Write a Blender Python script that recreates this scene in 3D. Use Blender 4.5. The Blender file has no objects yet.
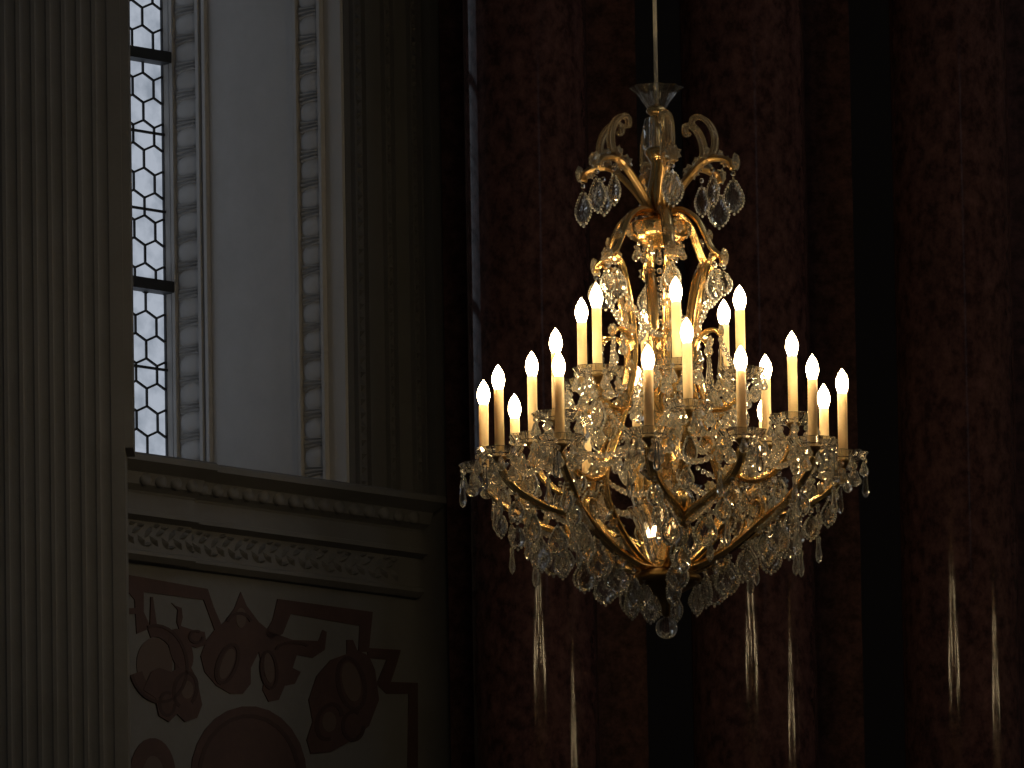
import bpy, math, random
from mathutils import Vector, Matrix, Quaternion
random.seed(7)
PI = math.pi
R = math.radians
scene = bpy.context.scene
COL = scene.collection

# ------------------------------------------------------------------ camera
FPX = 12412.0                       # focal length in pixels of the 1024 px wide frame
PITCH, ROLL = R(9.5), R(0.98)
CAM = Vector((0, 0, 1.6))
_r0, _u0 = Vector((1, 0, 0)), Vector((0, -math.sin(PITCH), math.cos(PITCH)))
FWD = Vector((0, math.cos(PITCH), math.sin(PITCH)))
RIGHT = _r0 * math.cos(ROLL) - _u0 * math.sin(ROLL)
UP = _u0 * math.cos(ROLL) + _r0 * math.sin(ROLL)
cam_d = bpy.data.cameras.new('camera')
cam_d.sensor_width = 36.0
cam_d.lens = FPX / 1024 * 36.0
cam_d.clip_end = 200
cam = bpy.data.objects.new('camera', cam_d)
COL.objects.link(cam)
cam.matrix_world = Matrix(((RIGHT.x, UP.x, -FWD.x, CAM.x), (RIGHT.y, UP.y, -FWD.y, CAM.y),
                           (RIGHT.z, UP.z, -FWD.z, CAM.z), (0, 0, 0, 1)))
scene.camera = cam

def ray(px, py):
    return FWD + RIGHT * ((px - 512) / FPX) + UP * ((384 - py) / FPX)
def at_depth(px, py, y):            # the point on the pixel's ray at world distance y
    d = ray(px, py)
    return CAM + d * (y / d.y)
def on_plane(px, py, p, n):
    d = ray(px, py)
    return CAM + d * ((p - CAM).dot(n) / d.dot(n))

# ------------------------------------------------------------------ world, exposure
world = bpy.data.worlds.new('dim_hall_light')
scene.world = world
world.use_nodes = True
bg = world.node_tree.nodes['Background']
bg.inputs[0].default_value = (1.0, 0.97, 0.92, 1)
bg.inputs[1].default_value = 0.025
vs = scene.view_settings
scene.display_settings.display_device = 'sRGB'
vs.view_transform = 'Standard'
vs.look = 'None'
vs.exposure = 0.0
vs.gamma = 1.0
vs.use_curve_mapping = False
cy = scene.cycles
cy.use_denoising = True
cy.max_bounces = 12
cy.transmission_bounces = 10
cy.transparent_max_bounces = 24
cy.diffuse_bounces = 3
cy.glossy_bounces = 5
cy.caustics_refractive = True
cy.caustics_reflective = True
cy.sample_clamp_indirect = 6.0
BULB = 62.0                         # radiance of every lit bulb

# ------------------------------------------------------------------ materials
def new_mat(name):
    m = bpy.data.materials.new(name)
    m.use_nodes = True
    nt = m.node_tree
    return m, nt, nt.nodes, nt.links, nt.nodes['Principled BSDF']

def principled(name, col, rough=0.5, metal=0.0, noise=None, bump=None, spec=0.5, coat=0.0, stretch=(1, 1, 1)):
    m, nt, N, L, b = new_mat(name)
    b.inputs['Base Color'].default_value = (*col, 1)
    b.inputs['Roughness'].default_value = rough
    b.inputs['Metallic'].default_value = metal
    b.inputs['Specular IOR Level'].default_value = spec
    b.inputs['Coat Weight'].default_value = coat
    b.inputs['Coat Roughness'].default_value = 0.05
    tc = N.new('ShaderNodeTexCoord'); mp = N.new('ShaderNodeMapping')
    mp.inputs['Scale'].default_value = stretch
    L.new(tc.outputs['Object'], mp.inputs[0])
    if noise:
        scale, col2, lo, hi = noise
        n = N.new('ShaderNodeTexNoise'); n.inputs['Scale'].default_value = scale
        n.inputs['Detail'].default_value = 8; n.inputs['Roughness'].default_value = 0.7
        r = N.new('ShaderNodeValToRGB')
        r.color_ramp.elements[0].position = lo; r.color_ramp.elements[0].color = (*col, 1)
        r.color_ramp.elements[1].position = hi; r.color_ramp.elements[1].color = (*col2, 1)
        L.new(mp.outputs[0], n.inputs['Vector']); L.new(n.outputs['Fac'], r.inputs[0])
        L.new(r.outputs[0], b.inputs['Base Color'])
    if bump:
        scale, strength, dist = bump
        n = N.new('ShaderNodeTexNoise'); n.inputs['Scale'].default_value = scale
        n.inputs['Detail'].default_value = 4
        bp = N.new('ShaderNodeBump'); bp.inputs['Strength'].default_value = strength
        bp.inputs['Distance'].default_value = dist
        L.new(mp.outputs[0], n.inputs['Vector']); L.new(n.outputs['Fac'], bp.inputs['Height'])
        L.new(bp.outputs[0], b.inputs['Normal'])
    return m

def emission(name, col, strength):
    m = bpy.data.materials.new(name); m.use_nodes = True
    nt = m.node_tree; nt.nodes.clear()
    e = nt.nodes.new('ShaderNodeEmission'); o = nt.nodes.new('ShaderNodeOutputMaterial')
    e.inputs[0].default_value = (*col, 1); e.inputs[1].default_value = strength
    nt.links.new(e.outputs[0], o.inputs[0])
    return m, nt, e

def crystal_mat(name, tint, clear, frost_glint):
    m = bpy.data.materials.new(name); m.use_nodes = True
    nt = m.node_tree; nt.nodes.clear()
    g = nt.nodes.new('ShaderNodeBsdfGlass'); g.inputs['Color'].default_value = (*tint, 1)
    g.inputs['IOR'].default_value = 1.65; g.inputs['Roughness'].default_value = 0.0
    t = nt.nodes.new('ShaderNodeBsdfTransparent'); t.inputs[0].default_value = (*tint, 1)
    mx = nt.nodes.new('ShaderNodeMixShader'); mx.inputs[0].default_value = clear
    o = nt.nodes.new('ShaderNodeOutputMaterial')
    # pale scatter mixed in as painted sparkle, and as frosting on the rosettes
    d = nt.nodes.new('ShaderNodeBsdfTranslucent'); d.inputs[0].default_value = (0.95, 0.92, 0.85, 1)
    d2 = nt.nodes.new('ShaderNodeBsdfDiffuse'); d2.inputs[0].default_value = (0.95, 0.92, 0.85, 1)
    md = nt.nodes.new('ShaderNodeMixShader'); md.inputs[0].default_value = 0.5
    mf = nt.nodes.new('ShaderNodeMixShader'); mf.inputs[0].default_value = frost_glint
    nt.links.new(g.outputs[0], mx.inputs[1]); nt.links.new(t.outputs[0], mx.inputs[2])
    nt.links.new(d.outputs[0], md.inputs[1]); nt.links.new(d2.outputs[0], md.inputs[2])
    nt.links.new(mx.outputs[0], mf.inputs[1]); nt.links.new(md.outputs[0], mf.inputs[2])
    nt.links.new(mf.outputs[0], o.inputs[0])
    return m

M = {}
M['bulb'] = emission('warm_bulb', (1.0, 0.74, 0.40), BULB)[0]
M['crystal'] = crystal_mat('cut_crystal', (0.99, 0.98, 0.95), 0.12, 0.008)
M['rim'] = crystal_mat('cut_rim_crystal', (1.0, 0.97, 0.90), 0.05, 0.34)  # strong pale share paints the rim highlight into the material
M['bead'] = crystal_mat('bead_crystal', (1.0, 0.98, 0.93), 0.08, 0.11)  # pale share stands in for glints on the beads
M['rosette'] = crystal_mat('pressed_glass', (1.0, 0.95, 0.84), 0.05, 0.14)
M['plume'] = crystal_mat('honey_glass', (0.95, 0.82, 0.60), 0.10, 0.10)
M['gold'] = principled('gilded_metal', (0.86, 0.58, 0.24), 0.25, 1.0, coat=0.5)
M['amber'] = principled('amber_glass_strip', (0.50, 0.31, 0.12), 0.28, 0.85, coat=0.4)
M['bronze'] = principled('dark_bronze', (0.20, 0.12, 0.04), 0.4, 0.9)
M['candle'] = principled('cream_candle_sleeve', (0.92, 0.72, 0.41), 0.45)
_nt = M['candle'].node_tree                      # thin milky sleeve: part of the light passes through
_t = _nt.nodes.new('ShaderNodeBsdfTranslucent'); _t.inputs[0].default_value = (0.94, 0.72, 0.41, 1)
_m = _nt.nodes.new('ShaderNodeMixShader'); _m.inputs[0].default_value = 0.14
_nt.links.new(_nt.nodes['Principled BSDF'].outputs[0], _m.inputs[1]); _nt.links.new(_t.outputs[0], _m.inputs[2])
_nt.links.new(_m.outputs[0], _nt.nodes['Material Output'].inputs[0])
M['rod'] = principled('pale_cord_sleeve', (0.75, 0.70, 0.60), 0.6)
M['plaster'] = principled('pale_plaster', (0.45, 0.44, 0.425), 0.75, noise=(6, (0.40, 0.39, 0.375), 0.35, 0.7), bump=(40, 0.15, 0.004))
M['stone'] = principled('ochre_stone', (0.130, 0.132, 0.140), 0.8, noise=(5, (0.108, 0.109, 0.114), 0.35, 0.7), bump=(35, 0.2, 0.005))
M['red_paint'] = principled('dark_red_fresco', (0.046, 0.025, 0.025), 0.8, noise=(9, (0.062, 0.034, 0.032), 0.4, 0.7))
M['pale_red'] = principled('pale_red_fresco', (0.078, 0.056, 0.052), 0.8)
M['deep_red'] = principled('deep_red_fresco', (0.032, 0.016, 0.016), 0.8)
M['marble'] = principled('dark_red_marble', (0.024, 0.012, 0.011), 0.075, noise=(26, (0.088, 0.044, 0.040), 0.38, 0.68), bump=(1.8, 0.06, 0.006), stretch=(1, 1, 0.7), spec=0.13)
M['pier'] = principled('matt_red_marble', (0.032, 0.016, 0.015), 0.65, noise=(26, (0.11, 0.055, 0.050), 0.38, 0.68), spec=0.1)
M['dark'] = principled('shadowed_brown_wall', (0.02, 0.013, 0.011), 0.8)
M['floor'] = principled('stone_floor', (0.20, 0.17, 0.14), 0.4, noise=(3, (0.14, 0.12, 0.10), 0.4, 0.6))
M['lead'] = principled('lead_came', (0.035, 0.037, 0.04), 0.6, 0.3)
m_pane, nt_, e_ = emission('daylit_frosted_pane', (0.26, 0.30, 0.37), 1.0)
tc_ = nt_.nodes.new('ShaderNodeTexCoord'); nz_ = nt_.nodes.new('ShaderNodeTexNoise'); nz_.inputs['Scale'].default_value = 14
nz_.inputs['Detail'].default_value = 6
rp_ = nt_.nodes.new('ShaderNodeValToRGB')
rp_.color_ramp.elements[0].position = 0.3; rp_.color_ramp.elements[0].color = (0.24, 0.275, 0.33, 1)
rp_.color_ramp.elements[1].position = 0.6; rp_.color_ramp.elements[1].color = (0.39, 0.43, 0.50, 1)
gm_ = nt_.nodes.new('ShaderNodeNewGeometry')
nt_.links.new(gm_.outputs['Position'], nz_.inputs['Vector']); nt_.links.new(nz_.outputs['Fac'], rp_.inputs[0])
nt_.links.new(rp_.outputs[0], e_.inputs[0])
M['pane'] = m_pane
M['far_pane'] = emission('far_daylit_pane', (0.5, 0.6, 0.75), 1.1)[0]

# ------------------------------------------------------------------ mesh helpers
class MB:
    def __init__(s): s.v, s.f = [], []
    def add(s, vs_, fs_, mat=None):
        o = len(s.v)
        s.v += [tuple(mat @ Vector(p)) if mat else tuple(p) for p in vs_]
        s.f += [tuple(i + o for i in f) for f in fs_]
        return s
    def box(s, x0, x1, y0, y1, z0, z1, mat=None):
        vs_ = [(x, y, z) for z in (z0, z1) for y in (y0, y1) for x in (x0, x1)]
        return s.add(vs_, [(0, 2, 3, 1), (4, 5, 7, 6), (0, 1, 5, 4), (2, 6, 7, 3), (0, 4, 6, 2), (1, 3, 7, 5)], mat)
    def lathe(s, prof, n=24, wave=None, mat=None):
        """prof: list of (r, z); wave(k, r, z) -> radius factor"""
        vs_, fs_ = [], []
        for (r, z) in prof:
            for k in range(n):
                a = 2 * PI * k / n
                w = wave(k, r, z) if wave else 1.0
                vs_.append((r * w * math.sin(a), -r * w * math.cos(a), z))
        m = len(prof)
        for j in range(m - 1):
            for k in range(n):
                k2 = (k + 1) % n
                fs_.append((j * n + k, (j + 1) * n + k, (j + 1) * n + k2, j * n + k2))
        if prof[0][0] > 1e-6: fs_.append(tuple(range(n)))
        if prof[-1][0] > 1e-6: fs_.append(tuple(range((m - 1) * n, m * n))[::-1])
        return s.add(vs_, fs_, mat)
    def mesh(s, name, material, smooth=False):
        me = bpy.data.meshes.new(name)
        me.from_pydata(s.v, [], s.f)
        me.validate()
        import bmesh
        bm = bmesh.new(); bm.from_mesh(me)
        bmesh.ops.remove_doubles(bm, verts=bm.verts, dist=1e-6)
        bmesh.ops.recalc_face_normals(bm, faces=bm.faces)
        bm.to_mesh(me); bm.free()
        me.materials.append(material)
        if smooth:
            me.polygons.foreach_set('use_smooth', [True] * len(me.polygons))
        return me

def smooth_small(me, lim):
    me.polygons.foreach_set('use_smooth', [p.area < lim for p in me.polygons])
    return me
def obj(name, me, parent=None, loc=(0, 0, 0), rotz=0.0, rot=None):
    o = bpy.data.objects.new(name, me)
    COL.objects.link(o)
    o.parent = parent
    o.location = loc
    o.rotation_euler = rot if rot else (0, 0, rotz)
    return o
def tag(o, label, cat, group=None, kind=None):
    o['label'] = label; o['category'] = cat
    if group: o['group'] = group
    if kind: o['kind'] = kind
    return o

def catmull(pts, per=6):
    P = [pts[0] * 2 - pts[1]] + pts + [pts[-1] * 2 - pts[-2]]
    out = []
    for i in range(1, len(P) - 2):
        p0, p1, p2, p3 = P[i - 1], P[i], P[i + 1], P[i + 2]
        for k in range(per):
            t = k / per
            out.append(0.5 * ((2 * p1) + (p2 - p0) * t + (2 * p0 - 5 * p1 + 4 * p2 - p3) * t * t + (3 * p1 - p0 - 3 * p2 + p3) * t ** 3))
    out.append(pts[-1])
    return out

def sweep(mb, pts, a, b, n=18, lobes=6, ridge=0.17, per=6, taper=(1, 1), ref=Vector((1, 0, 0))):
    """ridged strip with half width a (sideways) and half height b along a smooth curve"""
    c = catmull(pts, per)
    vs_, fs_ = [], []
    m = len(c)
    for i, p in enumerate(c):
        T = (c[min(i + 1, m - 1)] - c[max(i - 1, 0)]).normalized()
        S = (ref - T * ref.dot(T)).normalized()
        Nn = T.cross(S)
        t = i / (m - 1)
        sc = taper[0] * (1 - t) + taper[1] * t
        for k in range(n):
            f = 2 * PI * k / n
            g = 1 + ridge * math.cos(lobes * f)
            vs_.append(p + S * (a * sc * g * math.cos(f)) + Nn * (b * sc * g * math.sin(f)))
    for i in range(m - 1):
        for k in range(n):
            k2 = (k + 1) % n
            fs_.append((i * n + k, i * n + k2, (i + 1) * n + k2, (i + 1) * n + k))
    fs_.append(tuple(range(n))[::-1]); fs_.append(tuple(range((m - 1) * n, m * n)))
    mb.add(vs_, fs_)
    return c

# ------------------------------------------------------------------ the setting: shell
def kind(o, k='structure'):
    o['kind'] = k; return o
def struct(name, mb, mat, label, cat, smooth=False):
    o = obj(name, mb.mesh(name, M[mat], smooth)); tag(o, label, cat, kind='structure'); return o

CEIL = 17.0
struct('floor', MB().box(-6, 8, -4, 47, -0.1, 0), 'floor', 'dark stone floor of the church hall', 'floor')
struct('ceiling', MB().box(-6, 8, -4, 47, CEIL, CEIL + 0.1), 'plaster', 'pale plaster ceiling high above the chandelier', 'ceiling')

# --- oblique window wall: s runs along the wall away from the camera, t out of the wall into the hall
U = Vector((math.sqrt(0.5), math.sqrt(0.5), 0)); NW = Vector((math.sqrt(0.5), -math.sqrt(0.5), 0)); ZV = Vector((0, 0, 1))
W0 = at_depth(349, 384, 38.85); W0.z = 0
WM = Matrix(((U.x, NW.x, 0, W0.x), (U.y, NW.y, 0, W0.y), (0, 0, 1, 0), (0, 0, 0, 1)))    # local (s, t, z)
WI = WM.inverted()
def wall_pt(px, py, t=0.0):          # pixel -> (s, z) on the wall face offset by t
    q = WI @ on_plane(px, py, WM @ Vector((0, t, 0)), NW); return q.x, q.z
def reveal_t(px, py=240):            # pixel column -> depth t on the right-hand reveal (s = 0)
    return (WI @ on_plane(px, py, W0, U)).y
TG = reveal_t(163.5)                   # depth of the glass
ZT = wall_pt(347, 483, 0.14)[1]      # top of the cornice
S_END = wall_pt(446, 488, 0.16)[0]       # end of the cornice
S_WALL = wall_pt(448, 560, 0.0)[0]       # end of the wall face
S_LEFT = -1.55
WIN_TOP = ZT + 2.95
wl = MB()
wl.box(S_LEFT, S_WALL, -1.35, 0, 0, ZT - 0.02)
wl.box(0, S_WALL, -1.35, 0, ZT - 0.02, CEIL)
wl.box(S_LEFT, -1.0, -1.35, 0, ZT - 0.02, CEIL)
wl.box(-1.0, 0, -1.35, 0, WIN_TOP, CEIL)
wall = obj('wall_left', wl.mesh('wall_left', M['stone']))
wall.matrix_world = WM
tag(wall, 'ochre stone wall beside the tall leaded window with red painted ornament', 'wall', kind='structure')

# plain white reveal facing, on the right-hand side of the window opening
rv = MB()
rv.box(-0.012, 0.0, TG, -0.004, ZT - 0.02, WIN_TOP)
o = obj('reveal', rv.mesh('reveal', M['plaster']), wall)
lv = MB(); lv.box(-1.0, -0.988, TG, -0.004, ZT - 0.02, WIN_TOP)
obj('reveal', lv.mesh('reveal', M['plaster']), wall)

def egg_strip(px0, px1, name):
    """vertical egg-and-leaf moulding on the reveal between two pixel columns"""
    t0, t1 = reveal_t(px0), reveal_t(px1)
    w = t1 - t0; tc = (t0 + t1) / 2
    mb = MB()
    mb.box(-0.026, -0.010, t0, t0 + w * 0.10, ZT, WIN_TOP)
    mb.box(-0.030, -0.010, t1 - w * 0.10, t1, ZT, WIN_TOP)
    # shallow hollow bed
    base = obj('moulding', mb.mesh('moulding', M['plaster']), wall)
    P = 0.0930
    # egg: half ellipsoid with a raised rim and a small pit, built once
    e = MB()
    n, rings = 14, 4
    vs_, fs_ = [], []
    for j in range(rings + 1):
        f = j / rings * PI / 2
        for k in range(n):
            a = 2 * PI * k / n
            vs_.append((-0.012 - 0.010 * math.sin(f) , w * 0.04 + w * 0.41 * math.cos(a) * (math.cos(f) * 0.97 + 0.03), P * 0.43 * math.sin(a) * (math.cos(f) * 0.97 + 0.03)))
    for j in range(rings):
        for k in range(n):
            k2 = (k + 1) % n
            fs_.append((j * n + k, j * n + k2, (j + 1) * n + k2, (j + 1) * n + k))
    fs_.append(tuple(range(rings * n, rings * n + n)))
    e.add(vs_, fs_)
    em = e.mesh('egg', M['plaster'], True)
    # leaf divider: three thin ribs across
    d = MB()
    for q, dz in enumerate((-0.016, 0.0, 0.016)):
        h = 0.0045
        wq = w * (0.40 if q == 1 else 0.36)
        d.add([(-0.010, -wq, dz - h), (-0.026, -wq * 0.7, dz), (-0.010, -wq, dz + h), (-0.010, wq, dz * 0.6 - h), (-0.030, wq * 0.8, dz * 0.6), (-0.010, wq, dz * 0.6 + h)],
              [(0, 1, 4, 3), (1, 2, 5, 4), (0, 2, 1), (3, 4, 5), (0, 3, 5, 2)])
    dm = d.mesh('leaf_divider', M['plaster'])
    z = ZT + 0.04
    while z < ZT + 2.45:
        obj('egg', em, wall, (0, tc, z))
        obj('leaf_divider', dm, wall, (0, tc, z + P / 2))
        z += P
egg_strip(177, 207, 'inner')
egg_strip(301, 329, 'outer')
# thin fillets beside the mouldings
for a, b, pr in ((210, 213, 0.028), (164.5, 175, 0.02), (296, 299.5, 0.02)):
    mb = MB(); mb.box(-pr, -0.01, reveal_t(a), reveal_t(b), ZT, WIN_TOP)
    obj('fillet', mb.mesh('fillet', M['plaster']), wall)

# carved strips on the wall face to the right of the window
for (a, b) in ((352, 366), (383, 394), (409, 420)):
    s0, s1 = wall_pt(a, 240)[0], wall_pt(b, 240)[0]
    mb = MB()
    z = ZT
    w = s1 - s0; sc = (s0 + s1) / 2
    mb.box(s0, s0 + w * 0.15, 0, 0.02, ZT, ZT + 3.0); mb.box(s1 - w * 0.15, s1, 0, 0.02, ZT, ZT + 3.0)
    while z < ZT + 2.4:
        mb.add([(sc - w * 0.33, 0.0, z), (sc, 0.0, z + 0.022), (sc + w * 0.33, 0.0, z), (sc, 0.0, z - 0.02), (sc, 0.022, z - 0.004)],
               [(0, 4, 1), (1, 4, 2), (2, 4, 3), (3, 4, 0), (0, 1, 2, 3)])
        z += 0.044
    obj('carved_strip', mb.mesh('carved_strip', M['stone']), wall)
s0, s1 = wall_pt(424, 240)[0], wall_pt(441, 240)[0]
mb = MB(); mb.box(s0, s1, 0, 0.04, ZT, ZT + 3.2)
obj('fillet', mb.mesh('fillet', M['stone']), wall)

# --- cornice (trim_1): extruded profile, an egg row and a relief frieze
PROF = [(-0.30, 0.0), (0.15, 0.0), (0.16, -0.008), (0.16, -0.026), (0.14, -0.034), (0.10, -0.05), (0.085, -0.085), (0.055, -0.10), (0.05, -0.108),
        (0.05, -0.160), (0.075, -0.166), (0.075, -0.180), (0.035, -0.190), (0.035, -0.282), (0.055, -0.288), (0.055, -0.300), (0.03, -0.315), (-0.30, -0.315)]
S_STEP = wall_pt(209, 470, 0.14)[0]
mb = MB()
for (a, b, dt, pr) in ((S_LEFT, S_STEP, 0.022, PROF), (S_STEP - 0.001, S_END, 0.0, PROF)):
    k = len(pr)
    pr2 = [(t + (dt if t > 0 else 0), z) for t, z in pr]
    vs_ = [(a, t, ZT + z) for t, z in pr2] + [(b, t, ZT + z) for t, z in pr2]
    fs_ = [(i, (i + 1) % k, k + (i + 1) % k, k + i) for i in range(k)] + [tuple(range(k)), tuple(range(k, 2 * k))[::-1]]
    mb.add(vs_, fs_)
cor = obj('trim_1', mb.mesh('trim_1', M['stone'])); cor.matrix_world = WM
tag(cor, 'carved stone cornice running under the leaded window', 'cornice', kind='structure')
e = MB(); vs_, fs_ = [], []
n, rings = 10, 4
for j in range(rings + 1):
    f = j / rings * PI / 2
    for k in range(n):
        a = 2 * PI * k / n
        vs_.append((0.026 * math.cos(a) * math.cos(f), 0.022 * math.sin(f), 0.026 * math.sin(a) * math.cos(f) - 0.012 * math.sin(f)))
for j in range(rings):
    for k in range(n):
        k2 = (k + 1) % n
        fs_.append((j * n + k, j * n + k2, (j + 1) * n + k2, (j + 1) * n + k))
e.add(vs_, fs_); em = e.mesh('egg', M['stone'], True)
s = wall_pt(120, 460)[0]
while s < S_END - 0.03:
    obj('egg', em, cor, (s, 0.085 + (0.022 if s < S_STEP else 0), ZT - 0.064), 0)
    s += 0.066
# relief scroll of the frieze: a leafy S
lf = MB()
def leaf_blob(mb, cx, cz, ang, ln, wd, h):
    pts = []
    ca, sa = math.cos(ang), math.sin(ang)
    out = [(-ln, 0), (-ln * .5, wd * .8), (0, wd), (ln * .6, wd * .6), (ln, 0), (ln * .6, -wd * .6), (0, -wd), (-ln * .5, -wd * .8)]
    vs_ = [(cx + x * ca - z * sa, 0.0, cz + x * sa + z * ca) for x, z in out] + [(cx, h, cz)]
    mb.add(vs_, [(i, (i + 1) % 8, 8) for i in range(8)] + [tuple(range(8))[::-1]])
for (cx, cz, an, ln, wd) in ((-0.036, 0.014, 0.9, 0.026, 0.010), (-0.012, -0.012, -0.7, 0.026, 0.010), (0.016, 0.016, 0.5, 0.024, 0.010),
                             (0.036, -0.016, -0.9, 0.024, 0.010), (-0.036, -0.026, 0.2, 0.018, 0.007), (0.034, 0.032, 0.0, 0.016, 0.007), (0.0, 0.036, 0.2, 0.016, 0.007)):
    leaf_blob(lf, cx, cz, an, ln, wd, 0.018)
lm = lf.mesh('leaf_relief', M['stone'])
s = wall_pt(120, 540)[0]
while s < S_END - 0.06:
    obj('leaf_relief', lm, cor, (s, 0.0348 + (0.022 if s < S_STEP else 0), ZT - 0.237))
    s += 0.102

# --- red fresco strapwork on the wall below the cornice (flat paint, pixel outlines put on the wall plane)
def paint(poly, mat='red_paint', t=0.004, name='painted_ornament'):
    pts = [wall_pt(x, y) for x, y in poly]
    k = len(pts)
    vs_ = [(s_, -0.002, z_) for s_, z_ in pts] + [(s_, t, z_) for s_, z_ in pts]
    fs_ = [tuple(range(k)), tuple(range(k, 2 * k))[::-1]] + [(i, (i + 1) % k, k + (i + 1) % k, k + i) for i in range(k)]
    mb = MB(); mb.add(vs_, fs_)
    return obj(name, mb.mesh(name, M[mat]), wall)
def ring_poly(cx, cy_, rx, ry, mat, t, a0=0, a1=360, w=None, tilt=0.0):
    ct, st = math.cos(tilt), math.sin(tilt)
    def e_(r1, r2, a):
        x, y = r1 * math.cos(R(a)), r2 * math.sin(R(a)); return (cx + x * ct - y * st, cy_ + x * st + y * ct)
    n = 26
    if w is None:
        return paint([e_(rx, ry, a0 + (a1 - a0) * i / n) for i in range(n)], mat, t)
    o_ = [e_(rx, ry, a0 + (a1 - a0) * i / n) for i in range(n + 1)]
    i_ = [e_(rx - w, ry - w, a0 + (a1 - a0) * i / n) for i in range(n + 1)]
    po, pi_ = [wall_pt(*p) for p in o_], [wall_pt(*p) for p in i_]
    vs_ = [(s_, h_, z_) for L_ in (po, pi_) for h_ in (-0.002, t) for s_, z_ in L_]
    k = n + 1; fs_ = []
    for i in range(n):
        for q0, q1 in ((0, 1), (1, 3), (3, 2), (2, 0)):
            fs_.append((q0 * k + i, q0 * k + i + 1, q1 * k + i + 1, q1 * k + i))
    fs_ += [(0, k, 3 * k, 2 * k), (n, 2 * k + n, 3 * k + n, k + n)]
    mb = MB(); mb.add(vs_, fs_)
    return obj('painted_ornament', mb.mesh('painted_ornament', M[mat]), wall)
paint([(112, 572), (128, 575), (207, 589), (213, 607), (222, 628), (214, 630), (203, 600), (143, 592), (143, 612), (150, 628), (136, 634), (134, 600)])
paint([(112, 609), (135, 608), (135, 614), (112, 615)])
paint([(150, 597), (152, 597), (156, 626), (149, 626)], t=0.005)
paint([(171, 603), (175, 606), (181, 608), (182, 618), (180, 626), (192, 630), (204, 632), (206, 645), (196, 648), (186, 645), (180, 634), (176, 622), (177, 610)])
ring_poly(157, 664, 30, 40, 'red_paint', 0.0045, -100, 170, 13, -0.15)
ring_poly(154, 664, 18, 26, 'pale_red', 0.003)
ring_poly(180, 650, 11, 22, 'red_paint', 0.0052, tilt=-0.3)
paint([(150, 672), (158, 668), (170, 672), (188, 664), (196, 680), (201, 705), (196, 718), (184, 722), (176, 714), (168, 722), (158, 716), (154, 698), (142, 690)], t=0.006)
paint([(240, 592), (246, 606), (258, 622), (270, 632), (292, 640), (318, 641), (322, 630), (326, 632), (324, 650), (312, 658), (296, 655), (292, 668), (300, 672), (294, 684),
       (284, 686), (278, 700), (268, 702), (262, 690), (264, 676), (258, 652), (250, 668), (250, 684), (242, 694), (230, 694), (216, 686), (204, 672), (200, 656), (206, 640), (214, 630), (224, 622), (234, 608)])
ring_poly(226, 664, 6, 16, 'pale_red', 0.0055, tilt=0.35)
ring_poly(268, 668, 5, 15, 'pale_red', 0.0055, tilt=-0.1)
paint([(277, 599), (372, 612), (368, 652), (358, 652), (359, 626), (290, 614), (282, 634), (270, 640), (264, 634), (272, 620)])
paint([(346, 640), (352, 640), (356, 650), (368, 656), (374, 670), (378, 700), (368, 726), (352, 740), (330, 752), (310, 754), (306, 740), (312, 722), (308, 700), (316, 676), (330, 660), (346, 654)], t=0.0052)
ring_poly(350, 682, 9, 20, 'pale_red', 0.0062, tilt=-0.2)
paint([(366, 648), (400, 650), (396, 664), (390, 682), (417, 683), (417, 768), (407, 768), (408, 694), (386, 694), (376, 684), (386, 660), (368, 658)], t=0.0045)
ring_poly(248, 776, 58, 70, 'red_paint', 0.004)
ring_poly(248, 778, 52, 64, 'deep_red', 0.005, w=4)
for (cx, cy2, rx, ry, a0, a1, w_, tl) in ((226, 664, 11, 22, 0, 360, 3.5, .35), (268, 670, 9, 20, 0, 360, 3, -.1), (238, 626, 14, 14, 200, 340, 3, 0), (292, 650, 18, 9, 180, 330, 3, 0),
                                         (350, 684, 15, 28, 0, 360, 4, -.2), (328, 722, 14, 20, 60, 330, 4, .3), (352, 726, 12, 16, 0, 300, 3.5, 0), (184, 690, 13, 19, 100, 400, 3.5, .2),
                                         (166, 704, 9, 13, 0, 300, 3, 0), (157, 664, 30, 40, -100, 170, 3, -.15), (195, 637, 8, 7, 0, 300, 2.5, 0)):
    ring_poly(cx, cy2, rx, ry, 'deep_red', 0.0068, a0, a1, w_, tl)
ring_poly(186, 690, 6, 9, 'pale_red', 0.0064); ring_poly(328, 722, 7, 10, 'pale_red', 0.0064); ring_poly(240, 618, 5, 10, 'pale_red', 0.0056)
ring_poly(152, 776, 23, 38, 'red_paint', 0.004)
ring_poly(152, 782, 12, 26, 'pale_red', 0.005)

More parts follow.
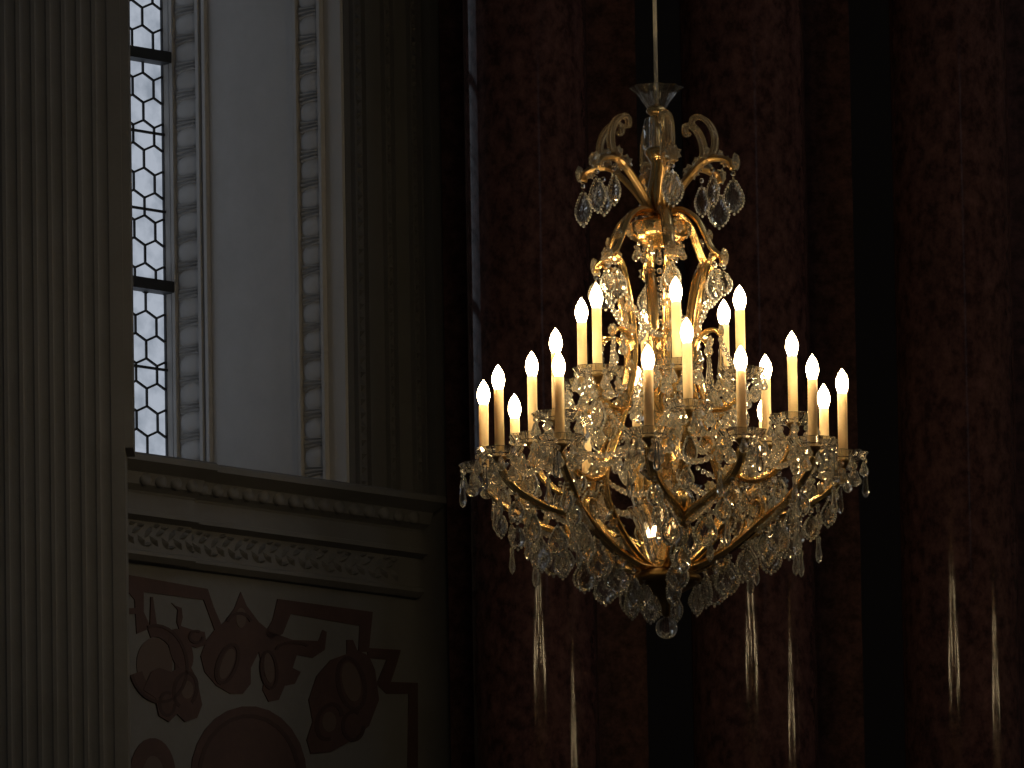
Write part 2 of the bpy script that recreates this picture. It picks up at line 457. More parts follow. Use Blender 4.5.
# --- leaded window (window_1)
win = bpy.data.objects.new('window_1', None); COL.objects.link(win); win.matrix_world = WM
tag(win, 'tall leaded window of hexagonal panes beside the fluted pilaster', 'window', kind='structure')
HW, HE, HS = 0.0926, 0.0575, 0.0205          # pane width, upright edge, slanted rise
ROWP = HE + HS
def hex_mesh(clip0, clip1):
    g = 0.0022
    h = HW / 2 - g
    pts = [(0, HE / 2 + HS - g), (h, HE / 2 - g * .5), (h, -HE / 2 + g * .5), (0, -HE / 2 - HS + g), (-h, -HE / 2 + g * .5), (-h, HE / 2 - g * .5)]
    # clip against clip0 <= x <= clip1
    for lim, sgn in ((clip0, 1), (clip1, -1)):
        if lim is None: continue
        out = []
        for i in range(len(pts)):
            p, q = pts[i], pts[(i + 1) % len(pts)]
            ip, iq = (p[0] - lim) * sgn >= 0, (q[0] - lim) * sgn >= 0
            if ip: out.append(p)
            if ip != iq:
                t = (lim - p[0]) / (q[0] - p[0]); out.append((lim, p[1] + (q[1] - p[1]) * t))
        pts = out
    if len(pts) < 3: return None
    k = len(pts)
    mb = MB()
    mb.add([(x, -0.004, z) for x, z in pts] + [(x, 0.0, z) for x, z in pts],
           [tuple(range(k)), tuple(range(k, 2 * k))[::-1]] + [(i, (i + 1) % k, k + (i + 1) % k, k + i) for i in range(k)])
    return mb.mesh('pane', M['pane'])
SR, SL = -0.022, -0.90                       # right and left edge of the glass
bars = [wall_pt(150, 60, TG)[1], wall_pt(150, 289, TG)[1]]
z0 = ZT - 0.06
cache = {}
came = MB()
nrow = int((WIN_TOP - z0) / ROWP) + 1
zph = wall_pt(149, 129, TG)[1]; s_ph = wall_pt(149, 120, TG)[0]      # a came junction fixes the phase
r0 = -int((zph - z0) / ROWP) - 1
for r in range(r0, r0 + nrow + 1):
    z = zph - ROWP / 2 + HS * 0 + r * ROWP + HS / 2
    off = s_ph + (HW / 2 if r % 2 else 0)
    j0 = int((SL - off) / HW) - 1
    for j in range(j0, j0 + 14):
        s = off + j * HW + HW / 2
        if s + HW / 2 < SL + 0.01 or s - HW / 2 > SR - 0.004 or z > WIN_TOP - 0.05 or z < z0: continue
        c0 = SL - s if s - HW / 2 < SL else None
        c1 = SR - s if s + HW / 2 > SR else None
        key = (round(c0, 3) if c0 is not None else None, round(c1, 3) if c1 is not None else None)
        if key not in cache: cache[key] = hex_mesh(c0, c1)
        if cache[key] is None: continue
        obj('pane', cache[key], win, (s, TG + 0.02, z))
        # lead cames: left upright and the two upper slants
        def bar(x0, zz0, x1, zz1, w=0.0034):
            dx, dz = x1 - x0, zz1 - zz0; l = math.hypot(dx, dz); nx, nz = -dz / l * w, dx / l * w
            if max(x0, x1) > SR + 0.001 or min(x0, x1) < SL - 0.001:
                if max(x0, x1) > SR + 0.001:
                    if min(x0, x1) >= SR: return
                    t = (SR - x0) / dx
                    if x0 < x1: x1, zz1 = SR, zz0 + dz * t
                    else: x0, zz0 = SR, zz0 + dz * t
                else: return
            vs_ = [(x0 + nx, TG + y, zz0 + nz) for y in (0.013, 0.026)] + [(x0 - nx, TG + y, zz0 - nz) for y in (0.013, 0.026)] + \
                  [(x1 + nx, TG + y, zz1 + nz) for y in (0.013, 0.026)] + [(x1 - nx, TG + y, zz1 - nz) for y in (0.013, 0.026)]
            came.add(vs_, [(0, 1, 5, 4), (2, 6, 7, 3), (0, 4, 6, 2), (1, 3, 7, 5), (0, 2, 3, 1), (4, 5, 7, 6)])
        bar(s - HW / 2, z - HE / 2, s - HW / 2, z + HE / 2)
        bar(s - HW / 2, z + HE / 2, s, z + HE / 2 + HS)
        bar(s, z + HE / 2 + HS, s + HW / 2, z + HE / 2)
o = obj('lead_came', came.mesh('lead_came', M['lead']), win); o['kind'] = 'stuff'
fr = MB()
fr.box(SR, -0.012, TG, TG + 0.03, z0, WIN_TOP); fr.box(-0.988, SL, TG, TG + 0.03, z0, WIN_TOP)
fr.box(-0.988, -0.012, TG, TG + 0.05, z0 - 0.04, z0); fr.box(-0.988, -0.012, TG, TG + 0.05, WIN_TOP - 0.05, WIN_TOP)
fr.box(-0.988, -0.012, TG - 0.02, TG, z0 - 0.04, WIN_TOP)
obj('window_frame', fr.mesh('window_frame', M['lead']), win)
for z in bars + [bars[1] - 0.80, bars[0] + 0.80]:
    mb = MB(); mb.box(-0.988, -0.012, TG + 0.012, TG + 0.075, z - 0.018, z + 0.018)
    mb.box(-0.988, -0.012, TG + 0.012, TG + 0.045, z + 0.018, z + 0.024)
    obj('crossbar', mb.mesh('crossbar', M['lead']), win)
for py in (135, 212, 370):
    z = wall_pt(150, py, TG)[1]
    mb = MB(); mb.box(-0.988, -0.012, TG + 0.026, TG + 0.034, z - 0.004, z + 0.004)
    obj('saddle_bar', mb.mesh('saddle_bar', M['lead']), win)

# --- fluted pilaster at the left edge of the picture
def extrude(prof, z0_, z1_):
    k = len(prof); mb = MB()
    mb.add([(x, y, z0_) for x, y in prof] + [(x, y, z1_) for x, y in prof],
           [tuple(range(k))[::-1], tuple(range(k, 2 * k))] + [(i, (i + 1) % k, k + (i + 1) % k, k + i) for i in range(k)])
    return mb
PY = 37.3
xr = at_depth(126.5, 400, PY + 0.22).x
pitch = 15.45 / FPX * PY * 1.0
prof = [(xr, PY + 0.22), (xr, PY)]
x = xr - 0.012 - 0.05
NF = 11
x = xr - 19 / FPX * PY + pitch * 0.35
for i in range(NF):
    fl = pitch * 0.74
    prof.append((x, PY))
    for k in range(1, 8):
        f = PI * k / 8
        prof.append((x - fl / 2 + fl / 2 * math.cos(f), PY + 0.005 * math.sin(f)))
    prof.append((x - fl, PY))
    x -= pitch
xl = x - 0.01
prof += [(xl, PY), (xl, PY + 0.22)]
pil = obj('fluted_pilaster', extrude(prof, 0.5, 15.6).mesh('fluted_pilaster', M['stone']))
pil.parent = None
tag(pil, 'fluted ochre stone pilaster in front of the leaded window', 'pilaster', kind='structure')
mb = MB(); mb.box(xl - 0.05, xr + 0.05, PY - 0.06, PY + 0.25, 0, 0.35); mb.box(xl - 0.025, xr + 0.025, PY - 0.03, PY + 0.23, 0.35, 0.5)
obj('base', mb.mesh('base', M['stone']), pil)
x2 = at_depth(132.5, 230, PY + 0.20).x; zb = at_depth(130, 457, PY + 0.20).z       # the shaft is a little wider above the cornice
mb = MB(); mb.box(xr, x2, PY + 0.02, PY + 0.20, zb, 15.6)
obj('side_fillet', mb.mesh('side_fillet', M['stone']), pil)
mb = MB(); mb.box(xl - 0.03, xr + 0.03, PY - 0.04, PY + 0.24, 15.6, 15.9); mb.box(xl - 0.07, xr + 0.07, PY - 0.08, PY + 0.26, 15.9, CEIL)
obj('capital', mb.mesh('capital', M['stone']), pil)

# --- red marble columns, each with the flat pier behind its right flank
CY = 38.55
COLS = [(531, 63.5, 'red marble column between the window wall and the chandelier', 642),
        (749, 63.5, 'red marble column directly behind the lit chandelier', 857),
        (956, 60, 'red marble column at the far right of the picture', 1066)]
for (px, pr, lab, px_edge) in COLS:
    c = at_depth(px, 400, CY); r = pr / FPX * CY
    mb = MB()
    prof = [(r * 1.32, 0.0), (r * 1.32, 0.12), (r * 1.25, 0.16), (r * 1.28, 0.22), (r * 1.12, 0.28), (r * 1.16, 0.33), (r * 1.02, 0.38)]
    prof += [(r * (1.0 - 0.02 * (i / 12) ** 2), 0.42 + (14.9 - 0.42) * i / 12) for i in range(13)]
    prof += [(r * 1.05, 14.93), (r * 1.05, 14.98), (r, 15.0), (r * 1.2, 15.4), (r * 1.35, 15.8), (r * 1.4, 15.84), (r * 1.4, CEIL)]
    mb.lathe(prof, 64)
    o = obj('marble_column', mb.mesh('marble_column', M['marble'], True), None, (c.x, CY, 0))
    md = o.modifiers.new('edges', 'EDGE_SPLIT'); md.split_angle = R(40)
    tag(o, lab, 'column', 'red marble columns', 'structure')
    pe = at_depth(px_edge, 400, CY + r + 0.12).x
    mb = MB(); mb.box(c.x - r * 0.25, pe, CY + r + 0.12, CY + r + 0.45, 0, CEIL)
    o = obj('marble_pier', mb.mesh('marble_pier', M['pier']))
    tag(o, {531: 'flat red marble pier behind the column nearest the window wall', 749: 'flat red marble pier behind the column at the chandelier',
            956: 'flat red marble pier behind the far right column'}[px], 'pier', 'red marble piers', 'structure')
# narrow marble pier that closes the window wall
xa, xb = at_depth(446.5, 480, 39.05).x, at_depth(472, 480, 39.05).x
mb = MB(); mb.box(xa, xb + 0.06, 39.05, 39.6, 0, CEIL)
o = obj('marble_pier', mb.mesh('marble_pier', M['pier'])); tag(o, 'narrow red marble pier ending the cornice by the window wall', 'pier', 'red marble piers', 'structure')
struct('wall_back', MB().box(-6, 8, 46.8, 47.0, 0, CEIL), 'dark', 'dark wall far behind the marble columns', 'wall')

# --- opposite wall with a twin window (behind the viewer, seen only as streaks in the marble)
struct('wall_right', MB().box(8.0, 8.2, -4, 47, 0, CEIL), 'plaster', 'pale plaster wall opposite the window wall', 'wall')
w2 = bpy.data.objects.new('window_2', None); COL.objects.link(w2); w2.location = (8.0, 20.0, 0)
tag(w2, 'twin lancet window in the wall opposite', 'window', kind='structure')
for dy in (-0.62, 0.62):
    mb = MB(); mb.box(-0.02, -0.01, dy - 0.34, dy + 0.34, 10.3, 12.9); obj('pane', mb.mesh('pane', M['far_pane']), w2)
mb = MB()
for dy in (-1.02, -0.22, 0.22, 1.02): mb.box(-0.06, -0.0, dy - 0.06, dy + 0.06, 10.2, 13.0)
mb.box(-0.06, 0.0, -1.08, 1.08, 10.1, 10.3); mb.box(-0.06, 0.0, -1.08, 1.08, 12.9, 13.1)
obj('window_frame', mb.mesh('window_frame', M['lead']), w2)

# --- unseen fill-light panels added high on the same wall to brighten the window wall
M['fill_pane'] = emission('added_fill_pane', (0.86, 0.93, 1.0), 1.7)[0]
for n_, y_ in (('fill_panel_1', 27.0), ('fill_panel_2', 35.5)):
    w3 = bpy.data.objects.new(n_, None); COL.objects.link(w3); w3.location = (8.0, y_, 0)
    tag(w3, {'fill_panel_1': 'unseen fill light panel added high on the opposite wall, nearer the viewer', 'fill_panel_2': 'unseen fill light panel added high on the opposite wall, nearer the columns'}[n_], 'window', kind='structure')
    for dy in (-0.9, 0.9):
        for z_ in (12.4, 14.4):
            mb = MB(); mb.box(-0.02, -0.01, dy - 0.82, dy + 0.82, z_, z_ + 1.85); obj('pane', mb.mesh('pane', M['fill_pane']), w3)
    mb = MB()
    for dy in (-1.8, 0.0, 1.8): mb.box(-0.07, 0.0, dy - 0.08, dy + 0.08, 12.2, 16.4)
    for z_ in (12.2, 14.25, 16.25): mb.box(-0.07, 0.0, -1.8, 1.8, z_, z_ + 0.15)
    obj('window_frame', mb.mesh('window_frame', M['lead']), w3)  # frame shape around the added fill panels

# ------------------------------------------------------------------ the chandelier
K, KZ = 0.0029, 0.00294
def Rr(p): return p * K
def Z(y): return (387 - y) * KZ
def P3(r, y, th=0.0):
    return Vector((Rr(r) * math.sin(R(th)), -Rr(r) * math.cos(R(th)), Z(y)))
CH = CAM + ray(662, 390.5) * 36.0

# ---- crystal shapes, built once each
def pendant_mesh(L, W, T, n=13, widest=0.60, bead=0.0075, scal=0.015):
    """leaf-shaped drop with scalloped bevelled edge and a flat table, hanging from the origin"""
    mb = MB()
    b = bead * 2.1
    half = []
    for i in range(1, n + 1):
        t = i / (n + 1)
        tt = t ** (math.log(0.5) / math.log(widest))
        w = W / 2 * math.sin(PI * tt) ** 0.8 * (1 + (scal if i % 2 else -scal))
        half.append((w, -b - L * t))
    out = [(0, -b)] + half + [(0, -b - L)] + [(-x, z) for x, z in half[::-1]]
    k = len(out)
    cz = -b - L * 0.55
    inn = [(x * 0.74, cz + (z - cz) * 0.80) for x, z in out]
    tab = [(x * (0.40 if q % 2 else 0.50), cz + (z - cz) * (0.44 if q % 2 else 0.54)) for q, (x, z) in enumerate(out)]
    vs_ = [(x, 0, z) for x, z in out]
    for sg in (-1, 1):
        vs_ += [(x, sg * T * 0.8, z) for x, z in inn] + [(x, sg * T, z) for x, z in tab]
    fs_ = []
    for i in range(k):
        j = (i + 1) % k
        fs_ += [(i, j, k + j, k + i), (i, 3 * k + i, 3 * k + j, j)]
        fs_ += [(k + i, k + j, 2 * k + j, 2 * k + i), (3 * k + i, 4 * k + i, 4 * k + j, 3 * k + j)]
    fs_ += [tuple(range(2 * k, 3 * k)), tuple(range(4 * k, 5 * k))[::-1]]
    mb.add(vs_, fs_)
    for q, (x, z) in enumerate(out):                       # the scalloped rim: a row of round bumps
        if q and 0.12 < (-b - z) / L:
            bead_at(mb, 0.0041, (x * 0.97, 0, z), 8, 5)
    bead_at(mb, bead, (0, 0, -bead))
    me = mb.mesh('leaf_pendant', M['crystal'])
    me.materials.append(M['rim'])
    me.polygons.foreach_set('material_index', [1 if p.area < 1.1e-5 and abs(p.center.y) < 0.0045 else 0 for p in me.polygons])
    return smooth_small(me, 1.1e-5)
def bead_at(mb, r, c, n=10, m=7):
    prof = [(max(r * math.sin(PI * k / m), 1e-7), -r * math.cos(PI * k / m)) for k in range(m + 1)]
    mb.lathe(prof, n, mat=Matrix.Translation(c))
def drop_mesh(L, W, bead=0.007, n=8, name='crystal_drop'):
    """bead over a faceted pear drop"""
    mb = MB(); b = bead * 2
    bead_at(mb, bead, (0, 0, -bead))
    mb.lathe([(1e-7, -b), (W * 0.18, -b - L * 0.12), (W * 0.32, -b - L * 0.40), (W * 0.46, -b - L * 0.60), (W * 0.50, -b - L * 0.74), (W * 0.38, -b - L * 0.89), (W * 0.2, -b - L * 0.97), (1e-7, -b - L)], n)
    return mb.mesh(name, M['bead'])
def spear_mesh(L, W, bead=0.008):
    mb = MB(); b = bead * 2
    bead_at(mb, bead, (0, 0, -bead))
    bead_at(mb, bead * 0.75, (0, 0, -b - bead * 0.75))
    b += bead * 1.5
    mb.lathe([(1e-7, -b), (W * 0.34, -b - L * 0.10), (W * 0.26, -b - L * 0.3), (W * 0.5, -b - L * 0.78), (W * 0.36, -b - L * 0.92), (1e-7, -b - L)], 6)
    return mb.mesh('spear_drop', M['crystal'])
def rosette_mesh(r):
    """flower-shaped glass button facing outwards (along -y)"""
    mb = MB(); n = 16
    vs_ = [(0, -r * 0.55, 0)]
    for (rr, y, wob) in ((0.38, -0.50, 0), (0.75, -0.42, 0.10), (1.0, -0.12, 0.16), (0.8, 0.12, 0.1)):
        for k in range(n):
            a = 2 * PI * k / n; g = rr * (1 + (wob if k % 2 else -wob))
            vs_.append((r * g * math.cos(a), r * y, r * g * math.sin(a)))
    fs_ = [(0, 1 + (k + 1) % n, 1 + k) for k in range(n)]
    for j in range(3):
        for k in range(n):
            k2 = (k + 1) % n
            fs_.append((1 + j * n + k, 1 + j * n + k2, 1 + (j + 1) * n + k2, 1 + (j + 1) * n + k))
    fs_.append(tuple(1 + 3 * n + k for k in range(n)))
    mb.add(vs_, fs_)
    return mb.mesh('rosette', M['rosette'])
PEND_L = pendant_mesh(0.112, 0.062, 0.012)                    # crown leaves
PEND_M = pendant_mesh(0.102, 0.068, 0.013, widest=0.62)       # arm leaves
PEND_S = pendant_mesh(0.074, 0.046, 0.011, n=10, widest=0.58)
PEND_B = pendant_mesh(0.098, 0.044, 0.012, n=12, widest=0.6)   # slim leaf
DROP = drop_mesh(0.046, 0.030)
DROP_S = drop_mesh(0.036, 0.025, 0.006)
def long_drop_mesh():
    mb = MB(); z = 0.0
    for r in (0.008, 0.006): bead_at(mb, r, (0, 0, z - r)); z -= 2 * r
    mb.lathe([(1e-7, z), (0.007, z - 0.008), (0.011, z - 0.026), (0.013, z - 0.038), (0.008, z - 0.048), (1e-7, z - 0.052)], 8); z -= 0.052
    bead_at(mb, 0.006, (0, 0, z - 0.006)); z -= 0.012
    mb.lathe([(1e-7, z), (0.008, z - 0.010), (0.006, z - 0.028), (0.011, z - 0.062), (0.008, z - 0.076), (1e-7, z - 0.086)], 6)
    return mb.mesh('long_drop', M['bead'])
LONG = long_drop_mesh()
PEAR = drop_mesh(0.052, 0.040, 0.008, 8, 'pear_drop')
SPEAR = spear_mesh(0.088, 0.024)
ROS = rosette_mesh(0.024); ROS_S = rosette_mesh(0.018)

def build_chandelier(root, full=True):
    def part(name, mb, mat, smooth=True, **kw):
        return obj(name, mb.mesh(name, M[mat], smooth), root, **kw)
    ang = [10 + 60 * k for k in range(6)]
    # ---- suspension rod and stem
    mb = MB(); mb.lathe([(0.0062, Z(100)), (0.0062, CEIL - CH.z - 0.03)], 10); part('suspension_rod', mb, 'rod')
    mb = MB(); mb.lathe([(0.01, CEIL - CH.z - 0.14), (0.05, CEIL - CH.z - 0.09), (0.10, CEIL - CH.z - 0.02), (0.10, CEIL - CH.z)], 24); part('ceiling_rose', mb, 'gold')
    def lz(L_): return [(max(Rr(r), 1e-7), Z(y)) for r, y in L_]
    mb = MB(); mb.lathe(lz([(0, 98), (3, 99), (9, 103), (11, 106), (9.5, 109), (5, 112), (3.5, 118), (3.5, 140), (6, 144), (13, 146), (13, 150), (9, 155), (6, 160), (8, 172), (12, 190), (8, 204), (8, 207)]), 20)
    part('upper_stem', mb, 'gold')
    mb = MB(); mb.lathe(lz([(8.5, 108), (10, 103), (14, 97), (19, 89), (26, 83), (25, 82.5), (18, 88.5), (13, 97), (9, 103.5), (7, 108), (8.5, 108)])[:-1], 32, wave=lambda k, r, z: 1 + (0.07 if r > Rr(17) else 0.03) * math.cos(k * PI / 2))
    part('crown_vase', mb, 'crystal', False)
    mb = MB(); mb.lathe(lz([(7, 112), (12, 114), (14, 122), (13, 134), (15, 142), (14, 144.5), (6, 144.5), (5.2, 112)]), 16)
    part('glass_baluster', mb, 'crystal', False)
    # ---- gilded bowl
    mb = MB(); mb.lathe(lz([(6, 207), (8, 213), (20, 216), (27, 218.5), (30, 220), (30, 223), (28.5, 231), (24, 237), (20, 239), (18, 242), (8, 244.5), (0, 245)]), 36, wave=lambda k, r, z: 1 + 0.025 * math.cos(k * 2 * PI / 3))
    bowl = part('gilded_bowl', mb, 'gold')
    if full:
        for k in range(9): obj('rosette', ROS_S, bowl, P3(30, 227, 40 * k), rotz=R(40 * k))
        for k in range(9): obj('crystal_drop', DROP_S, bowl, P3(24, 240, 20 + 40 * k), rotz=R(40 * k))
    # ---- lower stem
    mb = MB(); mb.lathe(lz([(0, 322), (4, 326), (10, 336), (5, 344), (4, 372), (11, 380), (14, 396), (6, 408), (4.5, 430), (12, 438), (15, 452), (7, 466), (4.5, 476), (4.5, 545), (10, 552), (13, 560), (13, 568)]), 18)
    part('lower_stem', mb, 'gold')
    for (y, r) in ((358, 16), (420, 20), (470, 22)):
        mb = MB(); mb.lathe(lz([(5.5, y - 12), (r, y - 8), (r * 1.12, y - 2), (r * 0.7, y + 6), (5.5, y + 12)]), 12)
        part('glass_knop', mb, 'crystal', False)
    # ---- crown arms, plumes
    cm = MB(); sweep(cm, [P3(*p) for p in ((9, 210), (20, 192), (36, 173), (50, 161), (64, 159), (76, 163), (80, 171))], 0.015, 0.009, taper=(0.9, 1.0))
    cmesh = cm.mesh('crown_arm', M['amber'], True)
    pm = MB(); sweep(pm, [P3(*p) for p in ((52, 160), (60, 150), (61, 136), (55, 123), (45, 116), (38, 118), (38, 125), (42, 126))], 0.017, 0.009, taper=(1.05, 0.75))
    pmesh = pm.mesh('crown_plume', M['plume'], True)
    for a in ang:
        o = obj('crown_arm', cmesh, root, rotz=R(a))
        obj('crown_plume', pmesh, root, rotz=R(a))
        if full:
            obj('rosette', ROS, o, P3(52, 155)); obj('rosette', ROS, o, P3(82, 164)); obj('rosette', ROS, o, P3(44, 163), rotz=R(40)); obj('rosette', ROS_S, o, P3(72, 163), rotz=R(-50))
            obj('rosette', ROS_S, o, P3(66, 157))
            obj('leaf_pendant', PEND_L, o, P3(80, 173), rotz=R(-a + random.uniform(-45, 45)))
            obj('leaf_pendant', PEND_B, o, P3(58, 168), rotz=R(-a + random.uniform(-45, 45)))

    # ---- top scrolls and body ribs
    sm = MB(); sweep(sm, [P3(*p) for p in ((10, 208), (26, 208), (41, 219), (50, 236), (57, 250), (66, 258), (68, 264))], 0.017, 0.009, taper=(0.9, 1.0))
    smesh = sm.mesh('top_scroll', M['gold'], True)
    rm = MB(); sweep(rm, [P3(*p) for p in ((60, 256), (50, 266), (43, 290), (37, 322), (36, 362), (47, 404), (62, 440), (76, 474), (74, 504), (56, 534), (34, 556), (14, 567))], 0.015, 0.009, taper=(0.9, 1.1))
    rmesh = rm.mesh('body_rib', M['gold'], True)
    tm = MB(); sweep(tm, [P3(*p) for p in ((35, 352), (39, 340), (48, 332), (58, 331), (63, 336))], 0.010, 0.007)
    tmesh = tm.mesh('rib_twig', M['gold'], True)
    for a in ang:
        o = obj('top_scroll', smesh, root, rotz=R(a))
        rb = obj('body_rib', rmesh, root, rotz=R(a))
        tw = obj('rib_twig', tmesh, root, rotz=R(a))
        if full:
            obj('rosette', ROS, o, P3(68, 258)); obj('rosette', ROS_S, o, P3(53, 236))
            obj('leaf_pendant', PEND_S, o, P3(68, 266), rotz=R(-a + random.uniform(-45, 45)))
            for (r, y) in ((54, 259), (46, 282), (41, 306), (39, 330), (40, 366), (50, 400), (66, 436), (80, 474), (66, 524)):
                obj('rosette', ROS_S, rb, P3(r, y))
            obj('leaf_pendant', PEND_M, rb, P3(82, 484), rotz=R(-a + random.uniform(-45, 45)))
            obj('leaf_pendant', PEND_M, rb, P3(58, 262), rotz=R(-a + random.uniform(-45, 45)))
            obj('leaf_pendant', PEND_S, rb, P3(48, 385), rotz=R(-a + random.uniform(-45, 45)))
            obj('leaf_pendant', PEND_S, rb, P3(58, 415), rotz=R(-a + random.uniform(-45, 45)))
            obj('leaf_pendant', PEND_B, rb, P3(60, 535), rotz=R(-a + random.uniform(-45, 45)))
            obj('rosette', ROS_S, tw, P3(63, 332))
            obj('spear_drop', SPEAR, tw, P3(63, 338))
            obj('crystal_drop', DROP, tw, P3(50, 336))
    # ---- candle arms: 6 upper, 6 middle, 12 lower
    um = MB(); sweep(um, [P3(*p) for p in ((46, 408), (54, 410), (66, 410), (78, 402), (84, 388))], 0.014, 0.008)
    mm = MB(); sweep(mm, [P3(*p) for p in ((74, 470), (88, 482), (108, 482), (128, 466), (136, 448), (138, 437))], 0.015, 0.009)
    umesh, mmesh = um.mesh('candle_arm', M['gold'], True), mm.mesh('candle_arm', M['gold'], True)
    lmesh = {}
    LOW = ((84, 539, 0), (96, 530, .06), (112, 521, .30), (134, 513, .62), (156, 500, .88), (172, 486, .98), (180, 471, 1))
    ma = MB(); sweep(ma, [P3(*p) for p in ((14, 566), (36, 564), (58, 555), (78, 543), (96, 528), (104, 514), (100, 504), (92, 506))], 0.020, 0.011, taper=(1.1, 0.7))
    mamesh = ma.mesh('main_arm', M['gold'], True)
    for a in ang:
        o = obj('main_arm', mamesh, root, rotz=R(a))
        if full:
            obj('rosette', ROS, o, P3(94, 503)); obj('rosette', ROS_S, o, P3(60, 545))
            for (r_, y_, m_) in ((42, 568, PEND_B), (64, 557, PEND_M), (86, 543, PEND_M)):
                obj('leaf_pendant', m_, o, P3(r_, y_), rotz=R(-a + random.uniform(-45, 45)))
    for sg in (-1, 1):
        l_ = MB(); sweep(l_, [P3(r, y, 15 * sg * w) for r, y, w in LOW], 0.015, 0.010, taper=(1.0, 0.85))
        lmesh[sg] = l_.mesh('candle_arm', M['gold'], True)
    # ---- bobeche, cup, candle, bulb
    bm_ = MB()
    bm_.lathe([(0.013, 0.004), (0.034, 0.0), (0.056, 0.006), (0.070, 0.026), (0.067, 0.028), (0.052, 0.011), (0.034, 0.005), (0.013, 0.009)], 40,
              wave=lambda k, r, z: 1 + (0.075 * math.cos(k * 2 * PI / 5) if r > 0.05 else 0.0))
    bmesh_ = bm_.mesh('bobeche', M['crystal'], False)
    cu = MB(); cu.lathe([(1e-7, -0.030), (0.006, -0.028), (0.008, -0.016), (0.016, -0.006), (0.022, 0.0), (0.021, 0.004), (0.0175, 0.012), (1e-7, 0.012)], 16)
    cumesh = cu.mesh('candle_cup', M['bronze'], True)
    CL = Z(0) - Z(65)
    ca = MB(); ca.lathe([(0.0142, 0), (0.0142, CL - 0.002), (0.0128, CL), (1e-7, CL)], 20)
    camesh = ca.mesh('candle', M['candle'], True)
    bu = MB(); bu.lathe([(0.010, -0.002), (0.015, 0.010), (0.0187, 0.024), (0.0187, 0.032), (0.016, 0.046), (0.0105, 0.058), (0.005, 0.067), (1e-7, 0.074)], 16)
    bumesh = bu.mesh('bulb', M['bulb'], True)
    tiers = [(84, 381, [(a, None) for a in ang], umesh), (138, 431, [(a, None) for a in ang], mmesh),
             (180, 464, [(a, sg) for a in ang for sg in (-1, 1)], None)]
    for ti, (r, y, al, am) in enumerate(tiers):
        for (a, sg) in al:
            arm = obj('candle_arm', am or lmesh[sg], root, rotz=R(a))
            th = a + (15 * sg if sg else 0)
            loc = P3(r, y, th)
            bo = obj('bobeche', bmesh_, root, loc, R(th))
            cup = obj('candle_cup', cumesh, bo)
            c = obj('candle', camesh, root, loc + Vector((0, 0, 0.010)), R(th), )
            if ti == 2:                                   # the outer candles lean a hair
                c.rotation_euler = (R(random.uniform(-0.8, 0.8)), R(random.uniform(-1.0, 0.4)), R(th))
            obj('bulb', bumesh, c, (0, 0, CL))
            if not full: continue
            nd = 8
            for k in range(nd):
                f = 2 * PI * (k + 0.5) / nd
                p = (0.066 * math.sin(f), -0.066 * math.cos(f), 0.012)
                if k in (0, 5) and ti == 2: obj('long_drop' if k else 'spear_drop', LONG if k else SPEAR, bo, p, random.uniform(0, 3))
                else: obj('crystal_drop', DROP if k % 2 else DROP_S, bo, p, random.uniform(0, 3))
            for k in range(4 if ti < 2 else 3):
                f = 2 * PI * (k + 0.2) / (4 if ti < 2 else 3)
                obj('pear_drop', PEAR, bo, (0.036 * math.sin(f), -0.036 * math.cos(f), -0.003), R(-th + random.uniform(-60, 60)))
            if ti == 0:
                obj('rosette', ROS_S, arm, P3(56, 405)); obj('leaf_pendant', PEND_S, arm, P3(70, 412), rotz=R(-a + random.uniform(-45, 45)))
                obj('leaf_pendant', PEND_B, arm, P3(84, 396), rotz=R(-a + random.uniform(-45, 45)))
            elif ti == 1:
                obj('leaf_pendant', PEND_S, arm, P3(110, 470), rotz=R(-a + random.uniform(-45, 45)))
                obj('rosette', ROS, arm, P3(90, 476)); obj('leaf_pendant', PEND_M, arm, P3(98, 487), rotz=R(-a + random.uniform(-45, 45)))
                obj('leaf_pendant', PEND_S, arm, P3(122, 476), rotz=R(-a + random.uniform(-45, 45)))
                obj('leaf_pendant', PEND_B, arm, P3(142, 446), rotz=R(-a + random.uniform(-45, 45)))
            else:
                for (rr, yy, w, m_) in ((107, 530, .2, PEND_B if sg > 0 else PEND_S), (126, 522, .52, PEND_M), (148, 510, .82, PEND_S if sg > 0 else PEND_B), (164, 498, .92, PEND_S)):
                    obj('leaf_pendant', m_, arm, P3(rr, yy, 15 * sg * w), rotz=R(-a + random.uniform(-45, 45)))
                obj('long_drop', LONG, arm, P3(154, 505, 15 * sg * .86), rotz=random.uniform(0, 3))
                if sg > 0: obj('long_drop', LONG, arm, P3(132, 518, 15 * sg * .6), rotz=random.uniform(0, 3))
                obj('rosette', ROS_S, arm, P3(134, 504, 15 * sg * .62)); obj('rosette', ROS_S, arm, P3(156, 491, 15 * sg * .88))
    # ---- central glass cup with its lamps, dish, bottom drops and ball
    mb = MB(); mb.lathe(lz([(12, 562), (18, 548), (23, 530), (28, 515), (37, 505), (36, 504), (26.5, 515), (21.5, 530), (16.5, 548), (11, 560)]), 36, wave=lambda k, r, z: 1 + 0.03 * math.cos(k * 2 * PI / 4))
    cup = part('central_glass_cup', mb, 'crystal', False)
    for sg in (-1, 1):
        mb = MB(); mb.lathe([(0.006, 0), (0.008, 0.03), (1e-7, 0.03)], 10)
        so = obj('lamp_socket', mb.mesh('lamp_socket', M['gold'], True), root, P3(8, 543, 80 * sg))
        b2 = obj('bulb', bumesh, so, (0, 0, 0.028)); b2.scale = (0.5, 0.5, 0.55)
    mb = MB(); mb.lathe(lz([(12, 564), (26, 568), (35, 573), (36, 577), (30, 582), (18, 588), (9, 592), (5, 602), (4, 611), (0, 614)]), 28)
    dish = part('bottom_dish', mb, 'bronze')
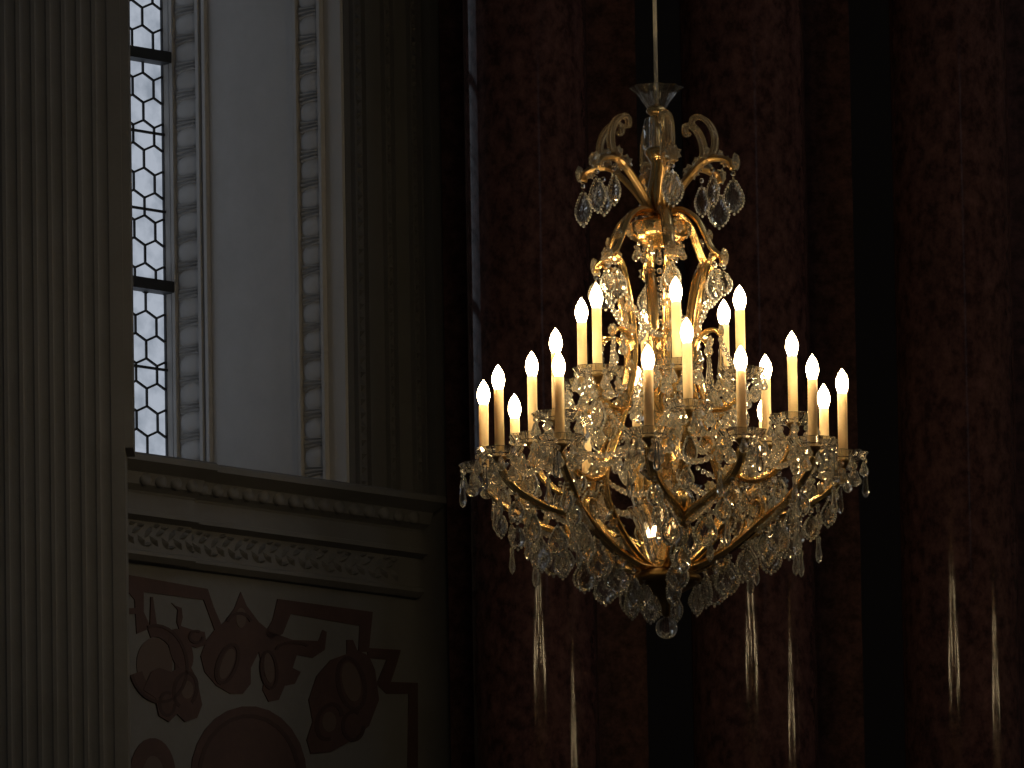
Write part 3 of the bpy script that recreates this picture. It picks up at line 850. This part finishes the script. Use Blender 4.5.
    mb = MB(); mb.lathe([(1e-7, -Rr(11.2))] + [(Rr(11.2) * math.sin(PI * i / 14), -Rr(11.2) * math.cos(PI * i / 14)) for i in range(1, 14)] + [(1e-7, Rr(11.2))], 28)
    part('crystal_ball', mb, 'crystal', True, loc=(0, 0, Z(624)))
    if full:
        for k in range(7):
            obj('leaf_pendant', PEND_B if k % 2 else PEND_S, dish, P3(34, 576, 12 + 51.4 * k), rotz=R(random.uniform(-45, 45)))
        for k in range(3):
            obj('leaf_pendant', PEND_S, dish, P3(16, 589, 40 + 120 * k), rotz=R(random.uniform(-45, 45)))
        # bead chains
        def chain(p, q, sag, nb, rb=0.0085):
            c_ = MB()
            for i in range(nb):
                t = (i + 0.5) / nb
                x = p.lerp(q, t); x.z -= sag * 4 * t * (1 - t)
                bead_at(c_, rb * (0.85 + 0.3 * math.sin(PI * t)), x)
            o_ = obj('bead_chain', c_.mesh('bead_chain', M['bead'], True), root); return o_
        for k in range(12):
            t0 = -5 + 30 * k
            chain(P3(176, 470, t0 + 6), P3(176, 470, t0 + 24), 0.045, 11)
        for i, a in enumerate(ang):
            chain(P3(142, 440, a), P3(78, 452, a + 25), 0.05, 14)
            chain(P3(142, 440, a), P3(78, 452, a - 25), 0.05, 14)
            chain(P3(66, 262, a), P3(34, 330, a + 30), 0.02, 14, 0.0075)
            chain(P3(84, 392, a), P3(60, 436, a + 30), 0.05, 14)
            chain(P3(84, 392, a), P3(60, 436, a - 30), 0.05, 14)
            chain(P3(62, 338, a), P3(84, 386, a + 12), 0.01, 12, 0.0075)
            chain(P3(80, 480, a), P3(80, 480, a + 60), 0.06, 18)
            chain(P3(40, 300, a), P3(38, 335, a + 60), 0.04, 12)
        chain(P3(0, 246), P3(0, 322), 0, 9, 0.0085)
        for a in ang:
            for sg in (-1, 1):
                chain(P3(176, 478, a + 15 * sg), P3(96, 534, a + 2 * sg), 0.03, 18)

ch = bpy.data.objects.new('chandelier', None); COL.objects.link(ch)
ch.location = CH
tag(ch, 'lit gilded crystal chandelier with candle lamps hanging before the marble columns', 'chandelier', 'church chandeliers')
build_chandelier(ch)
ch2 = bpy.data.objects.new('chandelier', None); COL.objects.link(ch2)
ch2.location = (5.0, CH.y + 1.3, CH.z)
tag(ch2, 'companion lit chandelier farther right, seen only mirrored in the polished columns', 'chandelier', 'church chandeliers')
build_chandelier(ch2, False)
